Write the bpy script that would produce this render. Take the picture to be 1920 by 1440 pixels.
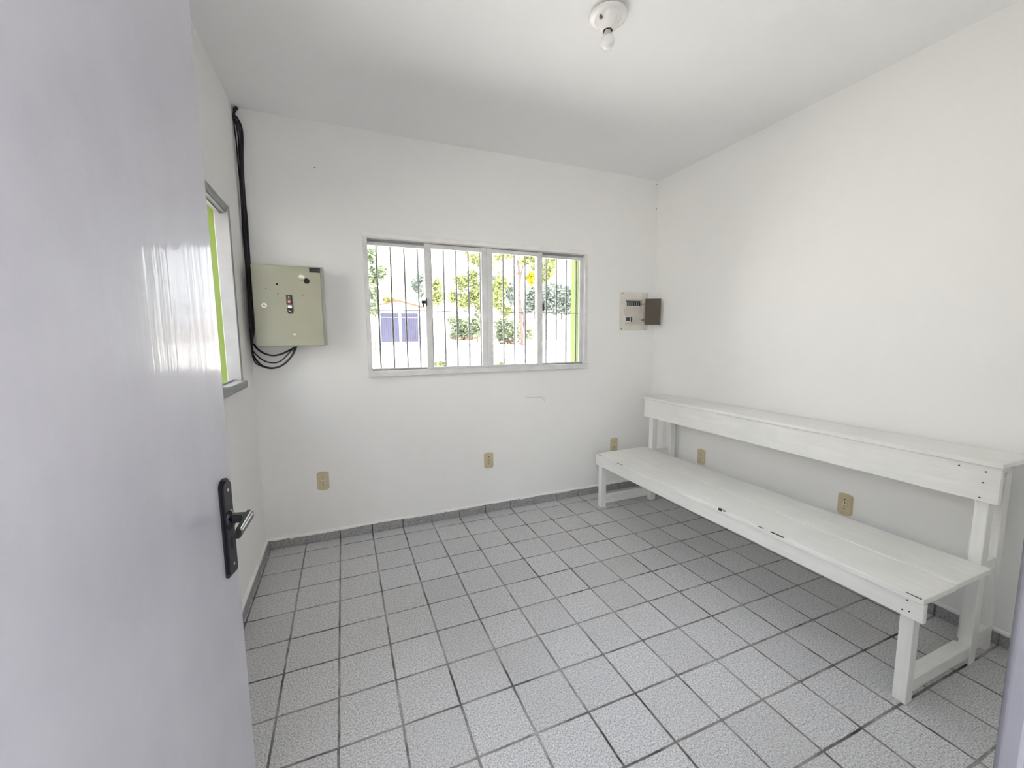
import bpy, bmesh, math, random
from mathutils import Vector, Matrix

for o in list(bpy.data.objects):
    bpy.data.objects.remove(o, do_unlink=True)
S = bpy.context.scene
COL = S.collection

# ------------------------------------------------------------------ camera
CP = (0.07785, -3.04132, 1.35582)
YAW, PITCH, ROLL, FPX = 0.389444, 0.111041, -0.008507, 770.40
cy, sy, cp, sp = math.cos(YAW), math.sin(YAW), math.cos(PITCH), math.sin(PITCH)
FWD = Vector((sy * cp, cy * cp, -sp))
_r = Vector((cy, -sy, 0.0))
_u = _r.cross(FWD)
RIGHT = math.cos(ROLL) * _r + math.sin(ROLL) * _u
UP = -math.sin(ROLL) * _r + math.cos(ROLL) * _u
cam = bpy.data.cameras.new('camera')
cam.sensor_fit = 'HORIZONTAL'
cam.sensor_width = 36.0
cam.lens = 36.0 * FPX / 1920.0
cam.clip_start = 0.02
cam.clip_end = 400
camo = bpy.data.objects.new('camera', cam)
COL.objects.link(camo)
camo.matrix_world = Matrix(((RIGHT.x, UP.x, -FWD.x, CP[0]), (RIGHT.y, UP.y, -FWD.y, CP[1]),
                            (RIGHT.z, UP.z, -FWD.z, CP[2]), (0, 0, 0, 1)))
S.camera = camo

# ------------------------------------------------------------------ world, sun, exposure
W = bpy.data.worlds.new('sky')
S.world = W
W.use_nodes = True
wn = W.node_tree
wn.nodes.clear()
w_out = wn.nodes.new('ShaderNodeOutputWorld')
w_bg = wn.nodes.new('ShaderNodeBackground')
w_geo = wn.nodes.new('ShaderNodeTexCoord')
w_sep = wn.nodes.new('ShaderNodeSeparateXYZ')
w_rmp = wn.nodes.new('ShaderNodeValToRGB')
w_rmp.color_ramp.elements[0].position = 0.0
w_rmp.color_ramp.elements[0].color = (0.97, 0.98, 1.0, 1)
w_rmp.color_ramp.elements[1].position = 0.8
w_rmp.color_ramp.elements[1].color = (0.80, 0.88, 1.0, 1)
wn.links.new(w_geo.outputs['Generated'], w_sep.inputs[0])
wn.links.new(w_sep.outputs['Z'], w_rmp.inputs[0])
wn.links.new(w_rmp.outputs[0], w_bg.inputs[0])
w_bg.inputs[1].default_value = 1.0
wn.links.new(w_bg.outputs[0], w_out.inputs[0])

sun = bpy.data.lights.new('sun', 'SUN')
sun.energy = 8.0
sun.angle = math.radians(2.0)
sun.color = (1.0, 0.97, 0.93)
suno = bpy.data.objects.new('sun', sun)
COL.objects.link(suno)
suno.rotation_euler = Vector((0.62, -0.03, 0.9)).to_track_quat('Z', 'Y').to_euler()

S.view_settings.view_transform = 'Standard'
S.view_settings.look = 'None'
S.view_settings.gamma = 1.0
S.view_settings.use_curve_mapping = False
S.view_settings.exposure = 3.08
S.cycles.max_bounces = 16
S.cycles.diffuse_bounces = 10
S.cycles.glossy_bounces = 6
S.cycles.transparent_max_bounces = 16
S.cycles.caustics_reflective = False
S.cycles.caustics_refractive = False
S.cycles.sample_clamp_indirect = 6.0
S.cycles.use_denoising = True

# room
XL, XR, YB, YF, H = -0.441, 2.678, -0.092, -2.915, 2.693
TILE = 0.21
WIN = (0.235, 1.965, 1.10, 2.05)       # back window: x0 x1 z0 z1
LW = (-1.95, -0.418, 1.10, 2.05)       # left window: y0 y1 z0 z1


def portal(name, loc, rot, sx, sz):
    l = bpy.data.lights.new(name, 'AREA')
    l.shape = 'RECTANGLE'
    l.size, l.size_y = sx, sz
    l.cycles.is_portal = True
    o = bpy.data.objects.new(name, l)
    COL.objects.link(o)
    o.location = loc
    o.rotation_euler = rot


portal('daylight_portal', (1.1, 0.20, 1.575), (math.radians(-90), 0, 0), 1.75, 0.95)
portal('daylight_portal', (XL - 0.25, -1.18, 1.575), (math.radians(-90), 0, math.radians(90)), 1.55, 0.95)


# ------------------------------------------------------------------ helpers
def ray(px, py):
    return FWD + RIGHT * ((px - 960) / FPX) - UP * ((py - 720) / FPX)


def at(px, py, D):
    """point of the place seen at (px,py) at optical depth D metres"""
    return Vector(CP) + ray(px, py) * D


def on(px, py, axis, val):
    d = ray(px, py)
    return Vector(CP) + d * ((val - CP[axis]) / d[axis])


GK, GZ = 0.03, -0.10


def ground(px, py):
    d = ray(px, py)
    t = (GZ + GK * CP[1] - CP[2]) / (d.z - GK * d.y)
    return Vector(CP) + d * t


def gz(y):
    return GZ + GK * y


def NB():
    return bmesh.new()


def box(bm, x0, x1, y0, y1, z0, z1, bev=0.0, seg=1, mi=0):
    vs = [bm.verts.new((x, y, z)) for x in (x0, x1) for y in (y0, y1) for z in (z0, z1)]
    fs = [(0, 1, 3, 2), (4, 6, 7, 5), (0, 4, 5, 1), (2, 3, 7, 6), (0, 2, 6, 4), (1, 5, 7, 3)]
    faces = [bm.faces.new([vs[i] for i in f]) for f in fs]
    for f in faces:
        f.material_index = mi
    if bev > 0:
        es = set()
        for f in faces:
            es.update(f.edges)
        bmesh.ops.bevel(bm, geom=list(es), offset=bev, segments=seg, affect='EDGES', profile=0.5)
    return faces


def prism(bm, pts, axis, a0, a1):
    """extrude a polygon (list of 2D pts) along axis from a0 to a1"""
    def mk(p, a):
        if axis == 0:
            return (a, p[0], p[1])
        if axis == 1:
            return (p[0], a, p[1])
        return (p[0], p[1], a)
    A = [bm.verts.new(mk(p, a0)) for p in pts]
    B = [bm.verts.new(mk(p, a1)) for p in pts]
    n = len(pts)
    bm.faces.new(A)
    bm.faces.new(list(reversed(B)))
    for i in range(n):
        bm.faces.new([A[i], B[i], B[(i + 1) % n], A[(i + 1) % n]])


def cyl(bm, p0, p1, r0, r1=None, n=16):
    p0, p1 = Vector(p0), Vector(p1)
    r1 = r0 if r1 is None else r1
    d = (p1 - p0)
    q = d.to_track_quat('Z', 'Y')
    A, B = [], []
    for i in range(n):
        a = 2 * math.pi * i / n
        v = q @ Vector((math.cos(a), math.sin(a), 0))
        A.append(bm.verts.new(p0 + v * r0))
        B.append(bm.verts.new(p1 + v * r1))
    bm.faces.new(list(reversed(A)))
    bm.faces.new(B)
    for i in range(n):
        bm.faces.new([A[i], A[(i + 1) % n], B[(i + 1) % n], B[i]])


def lathe(bm, prof, centre, n=32):
    """profile list of (r,z) turned round the vertical through centre"""
    c = Vector(centre)
    rings = []
    for r, z in prof:
        if r < 1e-6:
            rings.append([bm.verts.new(c + Vector((0, 0, z)))])
        else:
            rings.append([bm.verts.new(c + Vector((r * math.cos(2 * math.pi * i / n), r * math.sin(2 * math.pi * i / n), z))) for i in range(n)])
    for a, b in zip(rings, rings[1:]):
        for i in range(n):
            j = (i + 1) % n
            if len(a) == 1 and len(b) == 1:
                continue
            if len(a) == 1:
                bm.faces.new([a[0], b[i], b[j]])
            elif len(b) == 1:
                bm.faces.new([a[i], b[0], a[j]])
            else:
                bm.faces.new([a[i], b[i], b[j], a[j]])


def smooth_path(P, sub=6):
    P = [Vector(p) for p in P]
    out = []
    for i in range(len(P) - 1):
        p0 = P[max(i - 1, 0)]
        p1, p2 = P[i], P[i + 1]
        p3 = P[min(i + 2, len(P) - 1)]
        for k in range(sub):
            t = k / sub
            out.append(0.5 * ((2 * p1) + (p2 - p0) * t + (2 * p0 - 5 * p1 + 4 * p2 - p3) * t * t + (3 * p1 - p0 - 3 * p2 + p3) * t ** 3))
    out.append(P[-1])
    return out


def tube(bm, path, rad, n=8):
    rings = []
    m = len(path)
    for i, p in enumerate(path):
        d = (path[min(i + 1, m - 1)] - path[max(i - 1, 0)])
        if d.length < 1e-7:
            d = Vector((0, 0, 1))
        d.normalize()
        ref = Vector((0, 0, 1)) if abs(d.z) < 0.9 else Vector((0, 1, 0))
        a = d.cross(ref).normalized()
        b = d.cross(a).normalized()
        r = rad[i] if isinstance(rad, (list, tuple)) else rad
        rings.append([bm.verts.new(p + a * (r * math.cos(2 * math.pi * k / n)) + b * (r * math.sin(2 * math.pi * k / n))) for k in range(n)])
    for A, B in zip(rings, rings[1:]):
        for k in range(n):
            bm.faces.new([A[k], A[(k + 1) % n], B[(k + 1) % n], B[k]])
    bm.faces.new(list(reversed(rings[0])))
    bm.faces.new(rings[-1])


def wpos(o):
    p = Vector((0, 0, 0))
    while o is not None:
        p += o.location
        o = o.parent
    return p


def obj(name, bm, mat, parent=None, base=None, smooth=False, local=False):
    """ONE mesh object; vertices given in world coordinates unless local"""
    bmesh.ops.recalc_face_normals(bm, faces=bm.faces[:])
    if smooth:
        for f in bm.faces:
            f.smooth = True
    me = bpy.data.meshes.new(name)
    off = Vector((0, 0, 0))
    if not local:
        off = wpos(parent) if parent is not None else Vector(base or (0, 0, 0))
        bmesh.ops.translate(bm, vec=-off, verts=bm.verts[:])
    bm.to_mesh(me)
    bm.free()
    for m in (mat if isinstance(mat, (list, tuple)) else [mat]):
        me.materials.append(m)
    o = bpy.data.objects.new(name, me)
    COL.objects.link(o)
    if parent is not None:
        o.parent = parent
    elif base is not None:
        o.location = base
    return o


def tag(o, label=None, cat=None, group=None, kind=None):
    if label:
        o['label'] = label
    if cat:
        o['category'] = cat
    if group:
        o['group'] = group
    if kind:
        o['kind'] = kind
    return o


def thing(name, label, cat, loc=(0, 0, 0), rz=0.0, group=None, kind=None):
    o = bpy.data.objects.new(name, None)
    COL.objects.link(o)
    o.empty_display_size = 0.05
    o.location = loc
    o.rotation_euler = (0, 0, rz)
    return tag(o, label, cat, group, kind)


def copy_tree(o, parent=None):
    c = o.copy()
    COL.objects.link(c)
    if parent is not None:
        c.parent = parent
    for ch in list(o.children):
        copy_tree(ch, c)
    return c


# ------------------------------------------------------------------ materials
def mat(name):
    m = bpy.data.materials.new(name)
    m.use_nodes = True
    nt = m.node_tree
    return m, nt, nt.nodes['Principled BSDF']


def N(nt, t, **kw):
    n = nt.nodes.new(t)
    for k, v in kw.items():
        setattr(n, k, v)
    return n


def noise(nt, vec, scale, detail=4, rough=0.55):
    n = N(nt, 'ShaderNodeTexNoise')
    n.inputs['Scale'].default_value = scale
    n.inputs['Detail'].default_value = detail
    n.inputs['Roughness'].default_value = rough
    nt.links.new(vec, n.inputs['Vector'])
    return n.outputs['Fac']


def ramp(nt, fac, stops):
    r = N(nt, 'ShaderNodeValToRGB')
    els = r.color_ramp.elements
    while len(els) < len(stops):
        els.new(0.5)
    for e, (p, c) in zip(els, stops):
        e.position = p
        e.color = (*c, 1) if len(c) == 3 else c
    nt.links.new(fac, r.inputs[0])
    return r.outputs[0]


def mapping(nt, vec, scale):
    m = N(nt, 'ShaderNodeMapping')
    m.inputs['Scale'].default_value = scale
    nt.links.new(vec, m.inputs['Vector'])
    return m.outputs[0]


def mix(nt, fac, a, b, blend='MIX'):
    m = N(nt, 'ShaderNodeMix', data_type='RGBA', blend_type=blend)
    for sock, v in ((m.inputs[0], fac), (m.inputs[6], a), (m.inputs[7], b)):
        if hasattr(v, 'is_linked'):
            nt.links.new(v, sock)
        elif isinstance(v, (int, float)):
            sock.default_value = v
        else:
            sock.default_value = (*v, 1)
    return m.outputs[2]


def mth(nt, op, a, b=None, c=None):
    m = N(nt, 'ShaderNodeMath', operation=op)
    for i, v in enumerate((a, b, c)):
        if v is None:
            continue
        if hasattr(v, 'is_linked'):
            nt.links.new(v, m.inputs[i])
        else:
            m.inputs[i].default_value = v
    return m.outputs[0]


def coords(nt):
    return N(nt, 'ShaderNodeTexCoord').outputs['Object']


def wcoords(nt):
    return N(nt, 'ShaderNodeNewGeometry').outputs['Position']


def bump(nt, b, h, strength, dist=0.01):
    n = N(nt, 'ShaderNodeBump')
    n.inputs['Strength'].default_value = strength
    n.inputs['Distance'].default_value = dist
    nt.links.new(h, n.inputs['Height'])
    nt.links.new(n.outputs[0], b.inputs['Normal'])


def plain(name, c, rough=0.5, metal=0.0, var=0.06, scale=12, spec=0.5):
    m, nt, b = mat(name)
    f = noise(nt, wcoords(nt), scale)
    lo = tuple(max(0, x * (1 - var)) for x in c)
    hi = tuple(min(1, x * (1 + var)) for x in c)
    nt.links.new(ramp(nt, f, [(0.3, lo), (0.7, hi)]), b.inputs['Base Color'])
    b.inputs['Roughness'].default_value = rough
    b.inputs['Metallic'].default_value = metal
    b.inputs['Specular IOR Level'].default_value = spec
    return m


def plaster(name, c, bstr=0.15):
    m, nt, b = mat(name)
    v = wcoords(nt)
    big = noise(nt, v, 1.3, 5)
    mid = noise(nt, v, 9.0, 5)
    sm = noise(nt, mapping(nt, v, (1, 1, 0.35)), 26.0, 3)
    col = mix(nt, big, tuple(x * 0.965 for x in c), tuple(min(1, x * 1.03) for x in c))
    col = mix(nt, mth(nt, 'MULTIPLY', mid, 0.25), col, tuple(x * 0.93 for x in c))
    # sparse scuffs left on the paint
    sc = noise(nt, mapping(nt, v, (3.0, 3.0, 1.2)), 2.1, 8, 0.7)
    scm = ramp(nt, sc, [(0.70, (0, 0, 0)), (0.80, (0.35, 0.35, 0.35))])
    col = mix(nt, scm, col, tuple(x * 0.72 for x in c))
    nt.links.new(col, b.inputs['Base Color'])
    b.inputs['Roughness'].default_value = 0.75
    b.inputs['Specular IOR Level'].default_value = 0.25
    hh = mth(nt, 'ADD', mth(nt, 'MULTIPLY', mid, 1.0), mth(nt, 'MULTIPLY', sm, 0.4))
    bump(nt, b, hh, bstr, 0.006)
    return m


M = {}
M['wall'] = plaster('white wall paint', (0.83, 0.827, 0.817))
M['ceil'] = plaster('white ceiling paint', (0.84, 0.838, 0.845), 0.08)
M['addedw'] = plaster('added left wall paint', (0.50, 0.48, 0.45), 0.1)
M['green'] = plaster('lime green outside paint', (0.15, 0.205, 0.05), 0.1)


def grout_mask(nt, u, half):
    """1 near a joint of the tile grid along coordinate u"""
    s = mth(nt, 'DIVIDE', u, TILE)
    fr = mth(nt, 'FRACT', mth(nt, 'ADD', s, 0.5))
    d = mth(nt, 'ABSOLUTE', mth(nt, 'SUBTRACT', fr, 0.5))
    r = N(nt, 'ShaderNodeMapRange')
    r.interpolation_type = 'SMOOTHSTEP'
    nt.links.new(d, r.inputs[0])
    r.inputs[1].default_value = half / TILE * 0.65
    r.inputs[2].default_value = half / TILE * 1.25
    r.inputs[3].default_value = 1
    r.inputs[4].default_value = 0
    return r.outputs[0]


def tilemat(name, dirs, dark=1.0):
    m, nt, b = mat(name)
    v = wcoords(nt)
    wob = noise(nt, v, 9.0, 2)
    sx = N(nt, 'ShaderNodeSeparateXYZ')
    nt.links.new(v, sx.inputs[0])
    wv = mth(nt, 'MULTIPLY', mth(nt, 'SUBTRACT', wob, 0.5), 0.006)
    g = None
    ids = []
    for ax in dirs:
        u = mth(nt, 'ADD', sx.outputs[ax], wv)
        gm = grout_mask(nt, u, 0.0042)
        g = gm if g is None else mth(nt, 'MAXIMUM', g, gm)
        ids.append(mth(nt, 'FLOOR', mth(nt, 'DIVIDE', sx.outputs[ax], TILE)))
    cmb = N(nt, 'ShaderNodeCombineXYZ')
    for i, q in enumerate(ids):
        nt.links.new(q, cmb.inputs[i])
    wn_ = N(nt, 'ShaderNodeTexWhiteNoise', noise_dimensions='3D')
    nt.links.new(cmb.outputs[0], wn_.inputs['Vector'])
    tv = wn_.outputs['Value']
    sp1 = noise(nt, v, 330.0, 3, 0.7)
    sp2 = noise(nt, v, 150.0, 4, 0.7)
    spk = mth(nt, 'ADD', mth(nt, 'MULTIPLY', sp1, 0.5), mth(nt, 'MULTIPLY', sp2, 0.5))
    c = ramp(nt, spk, [(0.40, tuple(x * dark for x in (0.21, 0.21, 0.22))), (0.5, tuple(x * dark for x in (0.56, 0.56, 0.575))),
                       (0.60, tuple(x * dark for x in (0.82, 0.82, 0.835)))])
    c = mix(nt, mth(nt, 'MULTIPLY', tv, 0.22), c, (0.32, 0.315, 0.32))
    # faint worn, yellowish dirt in places
    dirt = ramp(nt, noise(nt, v, 1.7, 6, 0.65), [(0.55, (0, 0, 0)), (0.75, (0.3, 0.3, 0.3))])
    c = mix(nt, dirt, c, (0.38, 0.365, 0.32))
    gp = noise(nt, v, 3.2, 5, 0.7)
    gc = ramp(nt, gp, [(0.42, (0.24, 0.23, 0.22)), (0.53, (0.13, 0.12, 0.105)), (0.61, (0.03, 0.026, 0.021))])
    gpatch = ramp(nt, noise(nt, v, 5.3, 4, 0.7), [(0.3, (0.45, 0.45, 0.45)), (0.55, (1, 1, 1))])
    col = mix(nt, mth(nt, 'MULTIPLY', g, gpatch), c, gc)
    nt.links.new(col, b.inputs['Base Color'])
    b.inputs['Roughness'].default_value = 0.48
    rr = mth(nt, 'ADD', 0.36, mth(nt, 'MULTIPLY', sp2, 0.22))
    nt.links.new(rr, b.inputs['Roughness'])
    b.inputs['Specular IOR Level'].default_value = 0.5
    hh = mth(nt, 'SUBTRACT', mth(nt, 'ADD', mth(nt, 'MULTIPLY', spk, 0.22), mth(nt, 'MULTIPLY', tv, 0.1)), mth(nt, 'MULTIPLY', g, 0.9))
    bump(nt, b, hh, 0.55, 0.003)
    return m


M['floor'] = tilemat('grey speckled floor tile', ('X', 'Y'))
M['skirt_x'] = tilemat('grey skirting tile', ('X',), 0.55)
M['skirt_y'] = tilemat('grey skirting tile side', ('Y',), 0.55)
M['caulk'] = plain('white caulk', (0.82, 0.81, 0.79), 0.7)


def bench_paint(axis):
    m, nt, b = mat('worn white bench paint ' + axis)
    v = wcoords(nt)
    st = {'x': (6, 60, 60), 'y': (60, 4, 60), 'z': (60, 60, 5)}[axis]
    a = noise(nt, mapping(nt, v, st), 1.0, 5, 0.6)
    d = noise(nt, v, 5.0, 4)
    c = mix(nt, a, (0.68, 0.68, 0.665), (0.86, 0.857, 0.83))
    c = mix(nt, ramp(nt, d, [(0.42, (0, 0, 0)), (0.68, (0.5, 0.5, 0.5))]), c, (0.69, 0.69, 0.675))
    ch = noise(nt, mapping(nt, v, tuple(0.18 * k for k in st)), 6.0, 6, 0.75)
    c = mix(nt, ramp(nt, ch, [(0.745, (0, 0, 0)), (0.77, (0.8, 0.8, 0.8))]), c, (0.12, 0.10, 0.085))
    nt.links.new(c, b.inputs['Base Color'])
    b.inputs['Roughness'].default_value = 0.32
    bump(nt, b, a, 0.25, 0.003)
    return m


for ax in 'xyz':
    M['bench_' + ax] = bench_paint(ax)
M['nail'] = plain('rusty nail', (0.03, 0.022, 0.018), 0.6)


def door_paint():
    m, nt, b = mat('glossy lavender grey door paint')
    v = coords(nt)
    streak = noise(nt, mapping(nt, v, (17, 1, 0.7)), 1.0, 4, 0.6)
    fine = noise(nt, mapping(nt, v, (110, 1, 4)), 1.0, 3, 0.6)
    big = noise(nt, v, 3.0, 4)
    grain = noise(nt, v, 210, 2)
    blot = noise(nt, mapping(nt, v, (5, 1, 2.2)), 1.0, 6, 0.65)
    c = mix(nt, big, (0.32, 0.32, 0.36), (0.37, 0.37, 0.415))
    c = mix(nt, mth(nt, 'MULTIPLY', grain, 0.3), c, (0.40, 0.40, 0.45))
    c = mix(nt, ramp(nt, blot, [(0.42, (0, 0, 0)), (0.66, (0.6, 0.6, 0.6))]), c, (0.42, 0.42, 0.46))
    nt.links.new(c, b.inputs['Base Color'])
    b.inputs['Roughness'].default_value = 0.32
    b.inputs['Coat Weight'].default_value = 0.8
    nt.links.new(mth(nt, 'ADD', 0.03, mth(nt, 'MULTIPLY', big, 0.10)), b.inputs['Coat Roughness'])
    b.inputs['Specular IOR Level'].default_value = 0.7
    hh = mth(nt, 'ADD', streak, mth(nt, 'MULTIPLY', fine, 0.03))
    bump(nt, b, hh, 0.16, 0.006)
    nt.links.new(b.inputs['Normal'].links[0].from_socket, b.inputs['Coat Normal'])
    return m


M['door'] = door_paint()
M['jamb'] = plain('shaded grey door frame paint', (0.165, 0.165, 0.185), 0.22, var=0.05)  # the door's paint, darkened: the jamb's shade is put into the colour
M['handle'] = plain('black nickel', (0.035, 0.035, 0.042), 0.18, 0.85, 0.1)
M['handle_edge'] = plain('worn bright metal', (0.75, 0.74, 0.72), 0.2, 1.0)
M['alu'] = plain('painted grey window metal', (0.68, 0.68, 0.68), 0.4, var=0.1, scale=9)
M['alu_l'] = plain('shaded grey window frame', (0.26, 0.26, 0.265), 0.45, var=0.08)  # darker copy of the window metal, left frame's shade put into the colour
M['alu_d'] = plain('grey window track', (0.33, 0.33, 0.34), 0.45, var=0.1)
M['gasket'] = plain('black rubber', (0.02, 0.02, 0.02), 0.6)
M['bar'] = plain('grey grille paint', (0.14, 0.14, 0.145), 0.5)
M['black'] = plain('black plastic', (0.012, 0.012, 0.015), 0.35)
M['cable'] = plain('black cable sheath', (0.010, 0.009, 0.014), 0.25)
M['cabinet'] = plain('beige grey cabinet enamel', (0.34, 0.34, 0.262), 0.42, var=0.05, scale=5)
M['cab_rim'] = plain('light cabinet rim', (0.50, 0.50, 0.45), 0.45)
M['scuff'] = plain('white scuffed paint', (0.75, 0.75, 0.70), 0.7)
M['cream'] = plain('cream plate plastic', (0.56, 0.475, 0.315), 0.38, var=0.05)
M['cream_l'] = plain('pale cream socket plastic', (0.66, 0.59, 0.44), 0.35)
M['hole'] = plain('dark hole', (0.008, 0.007, 0.006), 0.9)
M['panelw'] = plain('off white panel plastic', (0.66, 0.635, 0.58), 0.4, var=0.05)
M['panelg'] = plain('grey beige panel inset', (0.55, 0.51, 0.46), 0.4)
M['brown'] = plain('smoked brown plastic', (0.085, 0.066, 0.048), 0.35, var=0.08)
M['redb'] = plain('red button', (0.23, 0.035, 0.03), 0.4)
M['greenb'] = plain('dark green button', (0.05, 0.075, 0.06), 0.4)
M['white'] = plain('white plastic', (0.80, 0.79, 0.77), 0.35, var=0.03)
M['lockm'] = plain('steel lock', (0.72, 0.70, 0.64), 0.35, 0.2)
M['porc'] = plain('white porcelain', (0.80, 0.785, 0.77), 0.25, var=0.03)
M['bulb'] = plain('opal bulb', (0.80, 0.80, 0.79), 0.22, var=0.02)
M['slotg'] = plain('grey screw recess', (0.16, 0.155, 0.15), 0.7)
M['collar'] = plain('grey bulb collar', (0.55, 0.54, 0.52), 0.4, var=0.03)


def glassmat():
    m = bpy.data.materials.new('clear window glass')
    m.use_nodes = True
    nt = m.node_tree
    nt.nodes.clear()
    out = N(nt, 'ShaderNodeOutputMaterial')
    tr = N(nt, 'ShaderNodeBsdfTransparent')
    tr.inputs[0].default_value = (0.96, 0.97, 0.97, 1)
    gl = N(nt, 'ShaderNodeBsdfGlossy')
    gl.inputs['Roughness'].default_value = 0.02
    lw = N(nt, 'ShaderNodeFresnel')
    lw.inputs[0].default_value = 1.35
    ms = N(nt, 'ShaderNodeMixShader')
    nt.links.new(lw.outputs[0], ms.inputs[0])
    nt.links.new(tr.outputs[0], ms.inputs[1])
    nt.links.new(gl.outputs[0], ms.inputs[2])
    nt.links.new(ms.outputs[0], out.inputs[0])
    return m


M['glass'] = glassmat()


def leafmat(name, a, b_):
    m, nt, b = mat(name)
    f = noise(nt, wcoords(nt), 1.6, 3, 0.7)
    nt.links.new(ramp(nt, f, [(0.35, a), (0.65, b_)]), b.inputs['Base Color'])
    b.inputs['Roughness'].default_value = 0.6
    b.inputs['Specular IOR Level'].default_value = 0.2
    return m


M['leaf_y'] = leafmat('yellow green leaves', (0.16, 0.195, 0.07), (0.29, 0.30, 0.12))
M['leaf_g'] = leafmat('green leaves', (0.115, 0.145, 0.085), (0.21, 0.235, 0.15))
M['leaf_b'] = leafmat('dusty dark green leaves', (0.125, 0.15, 0.13), (0.22, 0.25, 0.21))
M['flower'] = leafmat('yellow blossom', (0.30, 0.24, 0.015), (0.42, 0.33, 0.02))
M['trunk'] = plain('pinkish brown bark', (0.10, 0.068, 0.058), 0.8, var=0.3, scale=4)
M['trunkw'] = plain('pale bark', (0.30, 0.27, 0.25), 0.8, var=0.2, scale=4)
M['earth'] = plain('brown earth', (0.15, 0.10, 0.06), 0.9, var=0.25, scale=3)
M['sand'] = plain('pale sandy ground', (0.46, 0.435, 0.405), 0.9, var=0.15, scale=0.6)
M['yardw'] = plain('pale pink garden wall paint', (0.62, 0.54, 0.51), 0.8, var=0.05, scale=0.8)
M['housew'] = plain('white house paint', (0.75, 0.74, 0.72), 0.7, var=0.03, scale=0.8)
M['gate'] = plain('violet blue gate paint', (0.046, 0.043, 0.086), 0.5, var=0.1, scale=2)
M['rooft'] = plain('orange roof tile', (0.15, 0.055, 0.022), 0.8, var=0.2, scale=3)

# ------------------------------------------------------------------ room shell
bm = NB()
box(bm, XL - 0.15, XR + 0.15, -5.6, YB + 0.2, -0.15, 0.0)
floor = tag(obj('floor', bm, M['floor']), 'floor of grey speckled square tiles with dark joints', 'floor', kind='structure')

bm = NB()
box(bm, XL - 0.4, XR + 0.4, -5.8, YB + 0.35, H, H + 0.15)  # runs on past the doorway as an added roof that cuts off sky light
tag(obj('ceiling', bm, M['ceil']), 'plain white painted ceiling', 'ceiling', kind='structure')

YO = YB + 0.26                       # outer face of the back wall
bm = NB()
x0, x1, z0, z1 = WIN
box(bm, XL - 0.2, x0, YB, YO, -0.15, H)
box(bm, x1, XR + 0.15, YB, YO, -0.15, H)
box(bm, x0, x1, YB, YO, -0.15, z0)
box(bm, x0, x1, YB, YO, z1, H)
for f in bm.faces:
    c = f.calc_center_median()
    if c.y > YO - 1e-4 or (z0 < c.z < z1 and (abs(c.x - x0) < 1e-4 or abs(c.x - x1) < 1e-4)):
        f.material_index = 1
wall_back = tag(obj('wall_back', bm, [M['wall'], M['green']]), 'white back wall with the wide window', 'wall', kind='structure')
for (px, py) in ((590, 315), (1231.5, 346), (1231, 392)):
    p = on(px, py, 1, YB)
    bm = NB()
    cyl(bm, (p.x, YB - 0.0015, p.z), (p.x, YB + 0.004, p.z), 0.0036, n=10)
    obj('nail_hole', bm, M['hole'], wall_back)

# scuff left on the paint below the window
pts_ = [on(px, py, 1, YB) for px, py in ((985, 745), (1000, 745.5), (1014, 744.5), (1019, 747), (1021, 752))]
bm = NB()
tube(bm, smooth_path([Vector((p.x, YB, p.z)) for p in pts_], 3), 0.0012, 5)
obj('scuff_mark', bm, plain('grey scuff', (0.33, 0.32, 0.31), 0.8), wall_back)

XO = XL - 0.20
bm = NB()
y0, y1, z0, z1 = LW
box(bm, XO, XL, -3.2, y0, -0.15, H)
box(bm, XO, XL, y1, YB, -0.15, H)
box(bm, XO, XL, y0, y1, -0.15, z0)
box(bm, XO, XL, y0, y1, z1, H)
for f in bm.faces:
    c = f.calc_center_median()
    if c.x < XO + 1e-4 or (z0 < c.z < z1 and (abs(c.y - y0) < 1e-4 or abs(c.y - y1) < 1e-4)):
        f.material_index = 1
tag(obj('wall_left', bm, [M['wall'], M['green']]), 'white left wall behind the open door', 'wall', kind='structure')

bm = NB()
box(bm, XR, XR + 0.15, -3.2, YB, -0.15, H)
tag(obj('wall_right', bm, M['wall']), 'white right wall behind the bench', 'wall', kind='structure')

DX0, DX1, DZ = -0.405, 0.60, 2.14      # doorway in the front wall
bm = NB()
box(bm, XL, DX0, -3.03, YF, -0.15, H)
box(bm, DX1, XR, -3.03, YF, -0.15, H)
box(bm, DX0, DX1, -3.03, YF, DZ, H)
tag(obj('wall_front', bm, M['wall']), 'front wall with the doorway', 'wall', kind='structure')


# unseen veranda walls added behind the doorway to hold back daylight
bm = NB()
box(bm, XL - 0.4, XR + 0.15, -5.75, -5.6, -0.15, H)
box(bm, XR, XR + 0.15, -5.6, -3.2, -0.15, 1.35)
box(bm, XL - 0.4, XL - 0.2, -5.6, -3.2, -0.15, 1.0)
tag(obj('wall_added_veranda', bm, M['wall']), 'unseen white walls added behind the doorway to limit the daylight', 'wall', kind='structure')

# unseen wall added close along the left side to block sky light
bm = NB()
box(bm, -2.35, -2.20, -3.4, 7.0, -0.3, 2.75)
tag(obj('wall_added_left', bm, M['addedw']), 'unseen wall added along the left side of the building to block sky light', 'wall', kind='structure')


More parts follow.
